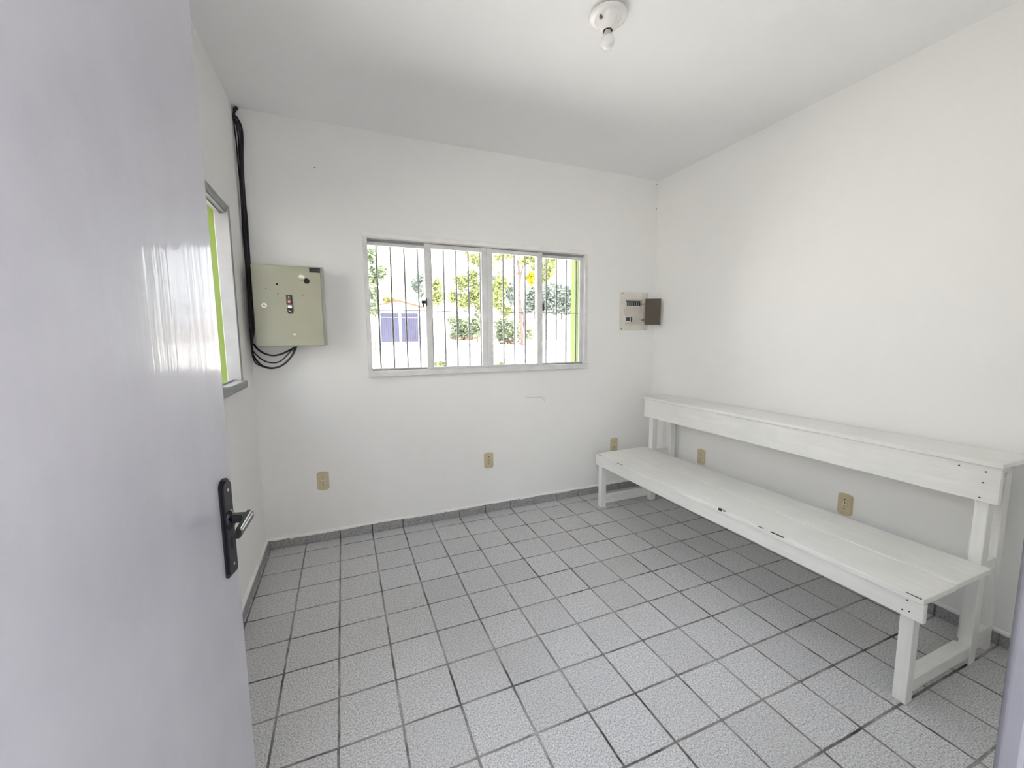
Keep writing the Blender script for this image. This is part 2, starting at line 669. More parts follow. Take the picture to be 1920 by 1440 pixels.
# skirting of cut tiles with the lumpy paint line above it
def skirting(name, label, axis, a0, a1, c0, c1, m):
    bm = NB()
    if axis == 0:
        box(bm, a0, a1, min(c0, c1), max(c0, c1), 0.0, 0.066, 0.002)
    else:
        box(bm, min(c0, c1), max(c0, c1), a0, a1, 0.0, 0.066, 0.002)
    o = tag(obj(name, bm, m), label, 'baseboard', kind='structure')
    rnd = random.Random(name)
    n = int((a1 - a0) / 0.012)
    bm = NB()
    vs = []
    s = 1 if c1 > c0 else -1
    low = 0.064
    for i in range(n + 1):
        a = a0 + (a1 - a0) * i / n
        low += rnd.uniform(-0.0022, 0.0022)
        low = min(0.0655, max(0.058, low))
        if rnd.random() < 0.04:
            low = 0.056
        t = c1 + s * 0.0012          # just proud of the tile face
        w = c0
        row = [(w, 0.074), (t, 0.068), (t, low)]
        vs.append([bm.verts.new((a, q, z) if axis == 0 else (q, a, z)) for q, z in row])
    for A, B in zip(vs, vs[1:]):
        for k in range(2):
            bm.faces.new([A[k], B[k], B[k + 1], A[k + 1]])
    obj('caulk_line', bm, M['caulk'], o)
    return o


skirting('baseboard_back', 'grey tile skirting along the back wall', 0, XL + 0.012, XR - 0.012, YB, YB - 0.012, M['skirt_x'])
skirting('baseboard_left', 'grey tile skirting along the left wall', 1, -2.9, YB, XL, XL + 0.012, M['skirt_y'])
skirting('baseboard_right', 'grey tile skirting along the right wall behind the bench', 1, -2.9, YB, XR, XR - 0.012, M['skirt_y'])

# door frame (right jamb seen at the edge, left jamb and head)
bm = NB()
pts = [(0.600, -2.9175)] + [(0.537 - 0.005 * math.sin(k * math.pi / 12), -2.9225 + 0.005 * math.cos(k * math.pi / 12)) for k in range(7)]
pts += [(0.532, -2.930), (0.5335, -2.9325), (0.543, -2.935), (0.545, -3.032), (0.600, -3.032)]
prism(bm, pts, 2, 0.0, DZ)
# left jamb mirrored, head
ptsl = [(-0.405, -2.893), (-0.392, -2.893), (-0.390, -2.903), (-0.390, -3.032), (-0.405, -3.032)]
prism(bm, ptsl, 2, 0.0, DZ)
box(bm, -0.390, 0.532, -3.032, -2.9175, DZ - 0.03, DZ)
tag(obj('trim_1', bm, M['jamb']), 'grey painted door frame, its jamb at the right edge', 'door frame', kind='structure')

# ------------------------------------------------------------------ the open door
U = Vector((0.222, 0.975, 0)).normalized()
E_ = Vector((-0.168, -1.973, 0))
DW = 0.905
hinge = E_ - U * DW
door = thing('door_1', 'glossy lavender grey door leaf standing open at the left', 'door', (hinge.x, hinge.y, 0.0),
             math.atan2(U.y, U.x), kind='structure')
bm = NB()
box(bm, 0.0, DW, 0.0, 0.036, 0.012, 2.115, 0.0025, 2)
obj('door_leaf', bm, M['door'], door, local=True)
# lock plate: long stepped plate with a rounded head
def plate_outline(xc, w, zb, zt, cut=True):
    P = [(xc - w / 2 + 0.012, zb), (xc + w / 2, zb + 0.012)]
    P = [(xc - w / 2, zb + 0.004), (xc - w / 2 + 0.004, zb), (xc + w / 2 - 0.004, zb), (xc + w / 2, zb + 0.004)]
    n = 10
    for i in range(n + 1):
        a = math.pi * i / n
        P.append((xc + w / 2 * math.cos(a), zt - w * 0.42 + w * 0.42 * math.sin(a)))
    return P
PX = DW - 0.0365
bm = NB()
prism(bm, plate_outline(PX, 0.040, 0.840, 1.060), 1, -0.004, 0.001)
prism(bm, plate_outline(PX, 0.031, 0.846, 1.054), 1, -0.009, -0.003)
lock = tag(obj('lock_plate', bm, M['handle'], door, local=True), 'black metal lock plate')
bm = NB()
lathe(bm, [(0.0, 0.006), (0.0125, 0.006), (0.0165, 0.0), (0.0165, -0.002)], (0, 0, 0), 24)
bmesh.ops.rotate(bm, verts=bm.verts[:], cent=(0, 0, 0), matrix=Matrix.Rotation(math.radians(90), 3, 'X'))
bmesh.ops.scale(bm, vec=(0.95, 1, 1.35), verts=bm.verts[:])
bmesh.ops.translate(bm, vec=(PX, -0.009, 0.967), verts=bm.verts[:])
obj('rosette', bm, M['handle'], lock, local=True, smooth=True)
for z in (1.034, 0.866):
    bm = NB()
    cyl(bm, (PX, -0.0096, z), (PX, -0.006, z), 0.0034, n=14)
    obj('screw', bm, M['handle_edge'], lock, local=True)
bm = NB()
cyl(bm, (PX, -0.0098, 0.922), (PX, -0.006, 0.922), 0.0062, n=18)
box(bm, PX - 0.0035, PX + 0.0035, -0.0098, -0.006, 0.900, 0.922)
obj('keyhole', bm, M['hole'], lock, local=True)
# lever: square stem, then a long bevelled grip turned back towards the hinge
bm = NB()
box(bm, PX - 0.0085, PX + 0.0125, -0.040, -0.008, 0.9605, 0.9785, 0.003, 2)
lever = tag(obj('door_handle', bm, M['handle'], door, local=True), 'black lever handle with worn bright edges')
bm = NB()
A = []
oct_ = [(-1, -0.55), (-0.6, -1), (0.6, -1), (1, -0.55), (1, 0.55), (0.6, 1), (-0.6, 1), (-1, 0.55)]
secs = ((PX + 0.013, -0.0425, 0.0080, 0.0105, 0.9705), (PX - 0.020, -0.0485, 0.0076, 0.0102, 0.9690),
        (PX - 0.074, -0.0575, 0.0066, 0.0092, 0.9668), (PX - 0.082, -0.0590, 0.0048, 0.0070, 0.9664))
for (x, yc, hy, hz, zc) in secs:
    A.append([bm.verts.new((x, yc + a_ * hy, zc + b_ * hz)) for a_, b_ in oct_])
for a, b2 in zip(A, A[1:]):
    for i in range(8):
        bm.faces.new([a[i], b2[i], b2[(i + 1) % 8], a[(i + 1) % 8]])
bm.faces.new(A[0])
bm.faces.new(list(reversed(A[-1])))
obj('grip', bm, M['handle'], lever, local=True)
bm = NB()
cyl(bm, (PX + 0.011, -0.0475, 0.9808), (PX - 0.072, -0.0613, 0.9758), 0.0009, n=6)
obj('worn_edge', bm, M['handle_edge'], lever, local=True)
bm = NB()
cyl(bm, (PX + 0.004, -0.0519, 0.9755), (PX - 0.066, -0.0632, 0.9715), 0.0008, n=6)
obj('worn_edge', bm, M['handle_edge'], lever, local=True)
for z in (0.25, 1.05, 1.85):
    bm = NB()
    cyl(bm, (-0.006, 0.030, z - 0.045), (-0.006, 0.030, z + 0.045), 0.006, n=12)
    obj('hinge', bm, M['jamb'], door, local=True)


# ------------------------------------------------------------------ windows
def window(name, label, origin, rz, L, z0, z1, cuts, latches, head='caulk'):
    """sliding window in the plane local y=0 (room side is -y); cuts = sash glass spans"""
    r = thing(name, label, 'window', origin, rz, kind='structure')
    g0, g1 = z0 + 0.055, z1 - 0.065
    bm = NB()
    box(bm, 0.0, 0.028, -0.010, 0.056, z0 + 0.03, z1, 0.003)
    box(bm, L - 0.030, L, -0.010, 0.056, z0 + 0.03, z1, 0.003)
    box(bm, 0.028, L - 0.030, -0.004, 0.056, z1 - 0.030, z1 - 0.002, 0.002)
    obj('frame', bm, M['alu' if head == 'caulk' else 'alu_l'], r, local=True)
    bm = NB()
    if head == 'caulk':
        box(bm, -0.004, L + 0.004, -0.016, 0.004, z1 - 0.026, z1 + 0.006, 0.003)
    else:
        box(bm, 0.0, L, -0.006, 0.004, z1 - 0.010, z1 + 0.001, 0.001)  # thin dark strip: shading of the track channel put into its colour
    obj('head_strip', bm, M[head], r, local=True)
    bm = NB()
    box(bm, 0.0, L, -0.030, 0.056, z0, z0 + 0.040, 0.004)
    obj('window_sill', bm, M['alu' if head == 'caulk' else 'alu_l'], r, local=True)
    bm = NB()
    box(bm, 0.03, L - 0.03, 0.006, 0.053, z1 - 0.037, z1 - 0.029)
    box(bm, 0.03, L - 0.03, 0.0268, 0.0292, z1 - 0.045, z1 - 0.030)
    box(bm, 0.03, L - 0.03, 0.0268, 0.0292, z0 + 0.038, z0 + 0.048)
    obj('track', bm, M['alu_d'], r, local=True)
    for i, (a, b2, sl, sr, front) in enumerate(cuts):
        ya, yb = (0.004, 0.026) if front else (0.030, 0.052)
        bm = NB()
        box(bm, a - sl, a, ya, yb, z0 + 0.04, z1 - 0.032, 0.0025)
        box(bm, b2, b2 + sr, ya, yb, z0 + 0.04, z1 - 0.032, 0.0025)
        box(bm, a, b2, ya + 0.002, yb - 0.002, z0 + 0.04, g0, 0.002)
        box(bm, a, b2, ya + 0.002, yb - 0.002, g1, z1 - 0.032, 0.002)
        s = obj('sash', bm, M['alu'], r, local=True)
        bm = NB()
        ym = (ya + yb) / 2
        box(bm, a - 0.004, b2 + 0.004, ym - 0.002, ym + 0.002, g0 - 0.004, g1 + 0.004)
        obj('pane', bm, M['glass'], s, local=True)
    for (x, z, w) in latches:
        bm = NB()
        box(bm, x - w, x + 0.004, -0.010, 0.006, z - 0.010, z + 0.012, 0.002)
        box(bm, x - 0.004, x + 0.004, -0.016, 0.006, z - 0.026, z + 0.026, 0.002)
        box(bm, x - w * 0.75, x - w * 0.45, -0.014, 0.004, z - 0.034, z - 0.006, 0.002)
        obj('latch', bm, M['black'], r, local=True)
    return r


def grille(name, label, origin, rz, xs, z0, z1, zh, x_end):
    r = thing(name, label, 'window grille', origin, rz)
    for x in xs:
        bm = NB()
        cyl(bm, (x, 0, z0), (x, 0, z1), 0.0066, n=10)
        obj('bar', bm, M['bar'], r, local=True, smooth=True)
    bm = NB()
    cyl(bm, (0.0, 0.004, zh), (x_end, 0.004, zh), 0.0032, n=8)
    obj('crossbar', bm, M['bar'], r, local=True)
    return r


wx = WIN[0]
cuts = [(0.265 - wx, 0.640 - wx, 0.030, 0.040, False), (0.681 - wx, 1.055 - wx, 0.043, 0.040, True),
        (1.138 - wx, 1.513 - wx, 0.041, 0.045, True), (1.552 - wx, 1.912 - wx, 0.040, 0.024, False)]
window('window_1', 'wide four pane sliding window in the back wall', (wx, YB, 0), 0.0, WIN[1] - wx, WIN[2], WIN[3], cuts,
       [(0.640 - wx, 1.612, 0.034), (1.560 - wx, 1.600, 0.003)])
xs = [0.330 - wx + 0.0952 * i for i in range(18)]
grille('window_grille', 'grey vertical security bars outside the wide back window', (wx, 0.06, 0), 0.0, xs, WIN[2], WIN[3], 1.563, WIN[1] - wx)
LL = LW[1] - LW[0]
q = LL / 4
cl = [(0.03, q - 0.02, 0.03, 0.04, False), (q + 0.02, 2 * q - 0.042, 0.04, 0.04, True),
      (2 * q + 0.042, 3 * q - 0.02, 0.04, 0.04, True), (2 * q + 0.030, 3 * q - 0.032, 0.04, 0.04, False)]
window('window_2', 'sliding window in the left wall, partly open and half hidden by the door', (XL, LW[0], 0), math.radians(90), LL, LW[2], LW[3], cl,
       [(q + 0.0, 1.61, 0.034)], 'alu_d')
grille('window_grille', 'grey vertical security bars outside the left wall window', (XL - 0.152, LW[0], 0), math.radians(90),
       [0.10 + 0.0952 * i for i in range(15)], LW[2], LW[3], 1.563, LL)

# ------------------------------------------------------------------ bench
bench = thing('bench', 'long white painted wooden bench with a plank back against the right wall', 'bench', (2.28, -1.34, 0.0))


def bp(name, axis, *b, bev=0.003):
    bm = NB()
    box(bm, *b, bev, 2)
    return obj(name, bm, M['bench_' + axis], bench)


bp('seat_plank', 'y', 1.892, 2.1225, -2.353, -0.352, 0.4225, 0.4440)
bp('seat_plank', 'y', 2.1265, 2.386, -2.350, -0.346, 0.4225, 0.4435)
apron = bp('apron', 'y', 1.906, 1.928, -2.351, -0.338, 0.347, 0.4195)
bp('leg', 'z', 1.928, 1.970, -2.319, -2.277, 0.0, 0.4215)
bp('leg', 'z', 1.930, 1.974, -0.388, -0.342, 0.0, 0.4215)
bp('back_post', 'z', 2.398, 2.446, -2.317, -2.277, 0.0, 0.846)
bp('back_post', 'z', 2.398, 2.446, -0.420, -0.374, 0.0, 0.846)
bp('wall_post', 'z', 2.572, 2.618, -2.303, -2.215, 0.0, 0.846)
bp('wall_post', 'z', 2.572, 2.618, -0.440, -0.345, 0.0, 0.846)
rail = bp('back_rail', 'y', 2.374, 2.397, -2.348, -0.336, 0.700, 0.8445)
bp('top_board', 'y', 2.360, 2.624, -2.354, -0.312, 0.847, 0.867)
bp('stretcher', 'x', 1.970, 2.398, -2.312, -2.264, 0.028, 0.078)
bp('stretcher', 'x', 1.974, 2.398, -0.386, -0.348, 0.030, 0.094)
bp('rear_stretcher', 'x', 2.446, 2.600, -2.3045, -2.268, 0.035, 0.112)
bp('rear_stretcher', 'x', 2.446, 2.600, -0.415, -0.380, 0.035, 0.112)
bp('seat_bearer', 'x', 2.446, 2.572, -2.302, -2.270, 0.375, 0.425)
bp('seat_bearer', 'x', 2.446, 2.572, -0.412, -0.380, 0.375, 0.425)
bp('top_bearer', 'x', 2.446, 2.572, -2.306, -2.272, 0.792, 0.846)
bp('top_bearer', 'x', 2.446, 2.572, -0.414, -0.380, 0.792, 0.846)


def nails(parent, axis, face, pts, r=0.0028):
    for (a, z) in pts:
        bm = NB()
        if axis == 0:
            cyl(bm, (face - 0.0012, a, z), (face + 0.004, a, z), r, n=10)
        else:
            cyl(bm, (a, face - 0.0012, z), (a, face + 0.004, z), r, n=10)
        obj('nail', bm, M['nail'], parent)


for px, py in ((1701, 1125), (1691.5, 1142.5), (1704.5, 1146.5)):
    p = on(px, py, 0, 1.906)
    nails(apron, 0, 1.906, [(p.y, p.z)])
for px, py in ((1848.5, 884.7), (1843.5, 905), (1836.7, 932.7), (1798.5, 872.5)):
    p = on(px, py, 0, 2.374)
    nails(rail, 0, 2.374, [(p.y, p.z)], 0.003)

# chips of lost paint along the seat's front edge
rnd = random.Random(5)
seat = [o for o in bench.children if o.name.startswith('seat_plank')][0]
bm = NB()
for (yc, ln, h) in ((-1.52, 0.018, 0.012), (-1.545, 0.010, 0.006), (-0.66, 0.05, 0.003), (-1.83, 0.05, 0.0035), (-1.75, 0.02, 0.003), (-2.325, 0.035, 0.002), (-0.40, 0.035, 0.0025)):
    bm = NB()
    for k in range(5):
        yy = yc + ln * (k / 4 - 0.5)
        w = ln / 8 * rnd.uniform(0.6, 1.3)
        hh = h * rnd.uniform(0.6, 1.0)
        box(bm, 1.8912, 1.8912 + hh + 0.002, yy - w, yy + w, 0.4443 - hh, 0.4446)
    obj('paint_chip', bm, M['nail'], seat)

# ------------------------------------------------------------------ control cabinet
cab = thing('control_cabinet', 'beige grey metal control cabinet on the back wall beside the left corner', 'electrical cabinet', (-0.196, YB, 1.319))
bm = NB()
box(bm, -0.384, -0.0085, -0.236, YB, 1.319, 1.794, 0.004, 2)
obj('body', bm, M['cab_rim'], cab)
bm = NB()
box(bm, -0.3845, -0.0225, -0.252, -0.237, 1.3185, 1.7905, 0.003, 2)
cdoor = obj('door', bm, M['cabinet'], cab)
FY = -0.252


def cpt(X, Y):
    p = on(420 + X / 5.5375, 460 + Y / 5.5385, 1, FY)
    return p.x, p.z


a, b2 = cpt(882, 232), cpt(997, 287)
bm = NB()
box(bm, a[0], b2[0], FY - 0.002, FY + 0.001, b2[1], a[1], 0.0006)
pl = tag(obj('nameplate', bm, M['black'], cdoor), 'black nameplate with worn pale print')
bm = NB()
w = b2[0] - a[0]
hgt = a[1] - b2[1]
zc = a[1] - hgt * 0.51
for k, (f0, f1) in enumerate(((0.29, 0.39), (0.46, 0.58), (0.67, 0.88))):
    box(bm, a[0] + w * f0, a[0] + w * f1, FY - 0.0024, FY - 0.0018, zc - hgt * 0.09, zc + hgt * 0.09, 0.0002)
obj('lettering', bm, plain('faded white print', (0.10, 0.10, 0.11), 0.6), pl)
for X, Y, r in ((858, 371, 0.0162), (549, 404, 0.0062), (435, 449, 0.0028), (558, 505, 0.0027), (808, 367, 0.0030), (821, 515, 0.0028)):
    x, z = cpt(X, Y)
    bm = NB()
    cyl(bm, (x, FY - 0.0008, z), (x, FY + 0.002, z), r, n=24)
    obj('drilled_hole', bm, M['hole'], cdoor)
x, z = cpt(805, 326)
bm = NB()
rn = random.Random(8)
P = []
for k in range(22):
    a_ = 2 * math.pi * k / 22
    rr = 0.013 * (0.75 + 0.45 * rn.random())
    P.append((x + rr * 1.35 * math.cos(a_), z + rr * 0.9 * math.sin(a_)))
prism(bm, P, 1, FY - 0.0006, FY + 0.001)
obj('scuff', bm, M['scuff'], cdoor)
bm = NB()
x, z = cpt(735, 925)
P = [(x + 0.006 * (0.6 + 0.8 * rn.random()) * 1.3 * math.cos(2 * math.pi * k / 12), z + 0.005 * (0.6 + 0.8 * rn.random()) * math.sin(2 * math.pi * k / 12)) for k in range(12)]
prism(bm, P, 1, FY - 0.0006, FY + 0.001)
obj('scuff', bm, M['scuff'], cdoor)
x, z = cpt(419, 625)
bm = NB()
cyl(bm, (x, FY - 0.006, z), (x, FY + 0.001, z), 0.0145, 0.0158, 28)
lk = obj('lock', bm, M['lockm'], cdoor)
bm = NB()
cyl(bm, (x - 0.0075, FY - 0.0068, z + 0.003), (x + 0.0075, FY - 0.0068, z - 0.003), 0.0018, n=8)
obj('key_slot', bm, M['hole'], lk)
# push buttons and selector
def two(X0, Y0, X1, Y1):
    a, b = cpt(X0, Y0), cpt(X1, Y1)
    return a[0], b[0], b[1], a[1]
x0, x1, z0, z1 = two(644, 515, 710, 614)
bm = NB()
box(bm, x0, x1, FY - 0.008, FY + 0.001, z0, z1, 0.0015)
sw = obj('switch_housing', bm, M['black'], cdoor)
zm = (z0 + z1) / 2
bm = NB()
box(bm, x0 + 0.004, x1 - 0.004, FY - 0.012, FY - 0.007, zm + 0.001, z1 - 0.004, 0.001)
sb = tag(obj('start_button', bm, M['greenb'], sw), 'dark green start button marked I')
bm = NB()
box(bm, x0 + 0.003, x1 - 0.003, FY - 0.013, FY - 0.007, z0 + 0.003, zm, 0.001)
st = tag(obj('stop_button', bm, M['redb'], sw), 'red stop button marked O')
xm = (x0 + x1) / 2
bm = NB()
box(bm, xm - 0.0016, xm + 0.0016, FY - 0.0128, FY - 0.0115, zm + 0.006, z1 - 0.0085)
# O mark as a thin ring
zc = (z0 + zm) / 2 + 0.001
for k in range(20):
    a0_, a1_ = 2 * math.pi * k / 20, 2 * math.pi * (k + 1) / 20
    vs = [bm.verts.new((xm + r * math.cos(t), FY - 0.0134, zc + r * math.sin(t))) for r, t in ((0.0042, a0_), (0.0065, a0_), (0.0065, a1_), (0.0042, a1_))]
    bm.faces.new(vs)
obj('button_mark', bm, M['white'], sw)
x0, x1, z0, z1 = two(656, 620, 718, 714)
bm = NB()
zr = z0 + (x1 - x0) / 2
xm = (x0 + x1) / 2
P = [(x1, z1), (x0, z1)]
for k in range(13):
    a_ = math.pi + math.pi * k / 12
    P.append((xm + (x1 - x0) / 2 * math.cos(a_), zr + (x1 - x0) / 2 * math.sin(a_) * 0.95))
prism(bm, P, 1, FY - 0.008, FY + 0.001)
ss = obj('selector_switch', bm, M['black'], cdoor)
bm = NB()
box(bm, x0 + 0.003, x1 - 0.003, FY - 0.0095, FY - 0.007, z1 - 0.018, z1 - 0.002, 0.0008)
tag(obj('marker_tag', bm, M['white'], ss), 'blank white marker tag')
bm = NB()
d = Vector((0.9, 0, -0.45)).normalized()
c = Vector((xm, FY - 0.0135, zr + 0.001))
cyl(bm, (xm, FY - 0.012, zr + 0.001), (xm, FY - 0.007, zr + 0.001), 0.011, n=20)
obj('knob', bm, M['black'], ss)
bm = NB()
s_ = Vector((-d.z, 0, d.x)) * 0.0017
vs = []
box(bm, -0.0085, 0.0085, -0.001, 0.001, -0.0018, 0.0018)
bmesh.ops.rotate(bm, verts=bm.verts[:], cent=(0, 0, 0), matrix=Matrix.Rotation(math.radians(27), 3, 'Y'))
bmesh.ops.translate(bm, verts=bm.verts[:], vec=(xm, FY - 0.0125, zr + 0.001))
obj('pointer', bm, M['white'], ss)

# ------------------------------------------------------------------ cables from the ceiling corner, looping under the cabinet
def pth(P, k, ox, oy):
    return [(ox + a / k, oy + b / k) for a, b in P]


def cable(label, up, loop, r, yw, y_loop, dx):
    pts = [Vector((XL + 0.008 + dx, yw, H - 0.004))]
    for px, py in up:
        p = on(px, py, 1, yw)
        pts.append(Vector((max(p.x, XL + r + 0.002), yw, min(p.z, H - 0.012))))
    n = len(loop)
    for i, (px, py) in enumerate(loop):
        t = min(1.0, (i + 1) / (n * 0.55))
        t = t * t * (3 - 2 * t)
        y = yw + (y_loop - yw) * t
        p = on(px, py, 1, y)
        pts.append(Vector((max(p.x, XL + r + 0.002), y, p.z)))
    pts.append(pts[-1] + Vector((0.006, 0, 0.022)))
    bm = NB()
    tube(bm, smooth_path(pts, 5), r, 10)
    b = Vector((XL + 0.03, YB - 0.01, 1.25))
    return tag(obj('cable', bm, M['cable'], base=b, smooth=True), label, 'cable', 'black cables feeding the control cabinet')


U1 = pth([(150, 145), (205, 190), (238, 270), (247, 370), (246, 500), (254, 700), (268, 900), (283, 1050), (296, 1250), (306, 1400)], 4.5, 400, 180) + [(472, 560), (475, 615)]
U2 = pth([(158, 190), (190, 235), (209, 330), (219, 480), (229, 650), (240, 850), (251, 1000), (264, 1200), (277, 1400)], 4.5, 400, 180) + [(465.5, 560), (470, 630)]
U3 = pth([(155, 175), (200, 215), (224, 300), (233, 420), (238, 560), (247, 760), (258, 950), (272, 1150), (290, 1400)], 4.5, 400, 180) + [(469, 560), (472.5, 640)]
U4 = pth([(150, 200), (178, 270), (192, 380), (205, 520), (222, 700), (236, 900), (246, 1100), (262, 1300), (270, 1400)], 4.5, 400, 180) + [(463.5, 560), (469, 640), (472, 662)]
L1 = pth([(300, 540), (345, 605), (420, 700), (540, 790), (680, 850), (830, 870), (980, 845), (1120, 790), (1240, 730), (1340, 668)], 13.09, 450, 600)
L2 = pth([(290, 690), (335, 780), (450, 900), (570, 990), (700, 1040), (840, 1052), (950, 1030), (1050, 970), (1150, 870), (1260, 750), (1345, 675)], 13.09, 450, 600)
L3 = pth([(310, 810), (355, 920), (440, 1035), (560, 1130), (700, 1172), (820, 1178), (950, 1150), (1080, 1080), (1180, 990), (1270, 880), (1330, 760), (1370, 672)], 13.09, 450, 600)
L4 = pth([(325, 940), (385, 1050), (480, 1120), (590, 1160), (720, 1192), (840, 1188), (970, 1155), (1100, 1080), (1200, 985), (1290, 870), (1350, 760), (1385, 672)], 13.09, 450, 600)
cable('thick black cable whose loop hangs highest under the grey cabinet', U1, L1, 0.0058, YB - 0.012, -0.150, 0.022)
cable('thin black cable whose loop is the middle one under the grey cabinet', U2, L2, 0.0042, YB - 0.016, -0.165, 0.010)
cable('thick black cable with the lowest loop under the grey cabinet', U3, L3, 0.0058, YB - 0.024, -0.175, 0.016)
cable('thin dark cable following just outside the lowest loop under the cabinet', U4, L4, 0.0035, YB - 0.007, -0.182, 0.001)

# ------------------------------------------------------------------ breaker panel with its lid open
bk = thing('breaker_panel', 'off white breaker panel with open brown lid on the back wall right of the window', 'breaker panel', (2.45, YB, 1.42))
KF = YB - 0.014


def kpt(X, Y, y=KF):
    p = on(1120 + X / 12, 520 + Y / 12, 1, y)
    return p.x, p.z


a, b2 = kpt(532, 332), kpt(1125, 1185)
bx0, bx1, bz0, bz1 = a[0] - 0.002, b2[0] + 0.003, b2[1], a[1]
bm = NB()
ia, ib = kpt(640, 490), kpt(1000, 1060)
ix0, ix1, iz0, iz1 = ia[0], ib[0], ib[1], ia[1]
for B in ((bx0, ix0, bz0, bz1), (ix1, bx1, bz0, bz1), (ix0, ix1, bz0, iz0), (ix0, ix1, iz1, bz1)):
    box(bm, B[0], B[1], KF, YB, B[2], B[3], 0.0015)
obj('cover_plate', bm, M['panelw'], bk)
bm = NB()
box(bm, ix0 - 0.001, ix1 + 0.001, KF + 0.0055, YB, iz0 - 0.001, iz1 + 0.001)
obj('inset', bm, M['panelg'], bk)
t0, t1 = kpt(652, 528, KF), kpt(958, 660, KF)
nbk = 7
w = (t1[0] - t0[0]) / nbk
for k in range(nbk):
    bm = NB()
    box(bm, t0[0] + w * k + 0.0004, t0[0] + w * (k + 1) - 0.0004, KF - 0.004, KF + 0.006, t1[1], t0[1] - 0.008, 0.0008)
    br = obj('breaker', bm, M['white'], bk)
    bm = NB()
    box(bm, t0[0] + w * k + w * 0.22, t0[0] + w * (k + 1) - w * 0.18, KF - 0.011, KF - 0.003, t1[1] + 0.003, t1[1] + 0.038, 0.0015)
    obj('toggle', bm, M['black'], br)
bm = NB()
box(bm, t0[0], t1[0], KF - 0.002, KF + 0.006, t0[1] - 0.007, t0[1])
obj('busbar_slot', bm, M['black'], bk)
t0, t1 = kpt(634, 890, KF), kpt(765, 1010, KF)
w = (t1[0] - t0[0]) / 3
for k in range(3):
    bm = NB()
    box(bm, t0[0] + w * k + 0.0004, t0[0] + w * (k + 1) - 0.0004, KF - 0.004, KF + 0.006, t1[1], t0[1], 0.0008)
    br = obj('breaker', bm, M['white'], bk)
    bm = NB()
    if k < 2:
        box(bm, t0[0] + w * k + w * 0.15, t0[0] + w * k + w * 0.75, KF - 0.011, KF - 0.003, t1[1] + 0.008, t1[1] + 0.040, 0.0015)
    else:
        box(bm, t0[0] + w * k + w * 0.45, t0[0] + w * k + w * 0.98, KF - 0.011, KF - 0.003, t1[1] + 0.002, t0[1] - 0.002, 0.0015)
    obj('toggle', bm, M['black'], br)
bm = NB()
a, b2 = kpt(930, 900), kpt(940, 1010)
box(bm, a[0], b2[0], KF + 0.003, KF + 0.0065, b2[1], a[1])
obj('slot', bm, M['panelg'], bk)
bm = NB()
a, b2 = kpt(605, 680), kpt(628, 860)
box(bm, a[0], b2[0], KF - 0.0015, KF + 0.002, b2[1], a[1])
obj('slot', bm, M['panelg'], bk)
for X, Y in ((580, 358), (1118, 392), (540, 1162), (1072, 1172)):
    x, z = kpt(X, Y)
    bm = NB()
    cyl(bm, (x, KF - 0.0012, z), (x, KF + 0.003, z), 0.0045, n=12)
    obj('screw', bm, M['nail'], bk)
# open lid, swung out to the right and standing off the wall
h0, h1 = on(1210.3, 562, 1, -0.145), on(1239.8, 560, 1, -0.205)
lz0, lz1 = 1.461, 1.684
d = Vector((h1.x - h0.x, h1.y - h0.y, 0))
nrm = Vector((d.y, -d.x, 0)).normalized() * 0.005
bm = NB()
P = [(h0.x, h0.y), (h1.x, h1.y), (h1.x + nrm.x * -1, h1.y - nrm.y), (h0.x - nrm.x, h0.y - nrm.y)]
prism(bm, P, 2, lz0, lz1)
bmesh.ops.bevel(bm, geom=bm.edges[:], offset=0.0015, segments=2, affect='EDGES')
lid = tag(obj('lid', bm, M['brown'], bk), 'smoked brown lid swung open')
for Y in (605, 960):
    x, z = kpt(985, Y)
    bm = NB()
    cyl(bm, (x, KF + 0.002, z), (h0.x + 0.01, h0.y + 0.002, z), 0.0035, n=8)
    obj('hinge_arm', bm, M['brown'], bk)

# ------------------------------------------------------------------ power outlets
def make_outlet():
    r = thing('power_outlet', None, 'power outlet')
    w, h = 0.037, 0.063
    P = []
    for k in range(13):                      # bowed top and bottom edges
        t = k / 12
        x = w - 2 * w * t
        P.append((x, h - 0.008 * (2 * t - 1) ** 2 - (0.004 if k in (0, 12) else 0)))
    for k in range(13):
        t = k / 12
        x = -w + 2 * w * t
        P.append((x, -h + 0.008 * (2 * t - 1) ** 2 + (0.004 if k in (0, 12) else 0)))
    bm = NB()
    prism(bm, P, 1, -0.009, 0.001)
    fr = [f for f in bm.faces if abs(f.calc_center_median().y + 0.009) < 1e-5]
    bmesh.ops.bevel(bm, geom=list(fr[0].edges), offset=0.004, segments=2, affect='EDGES')
    plate = obj('plate', bm, M['cream'], r, local=True)
    bm = NB()
    cyl(bm, (0, -0.0100, 0.003), (0, -0.004, 0.003), 0.0135, n=26)
    sk = obj('socket', bm, M['cream_l'], r, local=True)
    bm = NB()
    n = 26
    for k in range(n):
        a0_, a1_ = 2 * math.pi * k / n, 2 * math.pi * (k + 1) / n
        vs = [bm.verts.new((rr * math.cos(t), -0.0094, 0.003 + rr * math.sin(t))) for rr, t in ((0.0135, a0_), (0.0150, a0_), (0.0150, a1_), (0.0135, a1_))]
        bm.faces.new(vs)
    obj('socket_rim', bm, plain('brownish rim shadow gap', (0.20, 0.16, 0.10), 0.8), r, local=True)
    for z, rr in ((0.0090, 0.0034), (-0.0050, 0.0034)):
        bm = NB()
        cyl(bm, (0, -0.0106, z), (0, -0.006, z), rr, n=12)
        obj('pin_hole', bm, M['hole'], sk, local=True)
    for z in (0.028, -0.026):
        bm = NB()
        cyl(bm, (0, -0.0100, z), (0, -0.006, z), 0.0036, n=12)
        obj('screw', bm, M['hole'], plate, local=True)
    return r


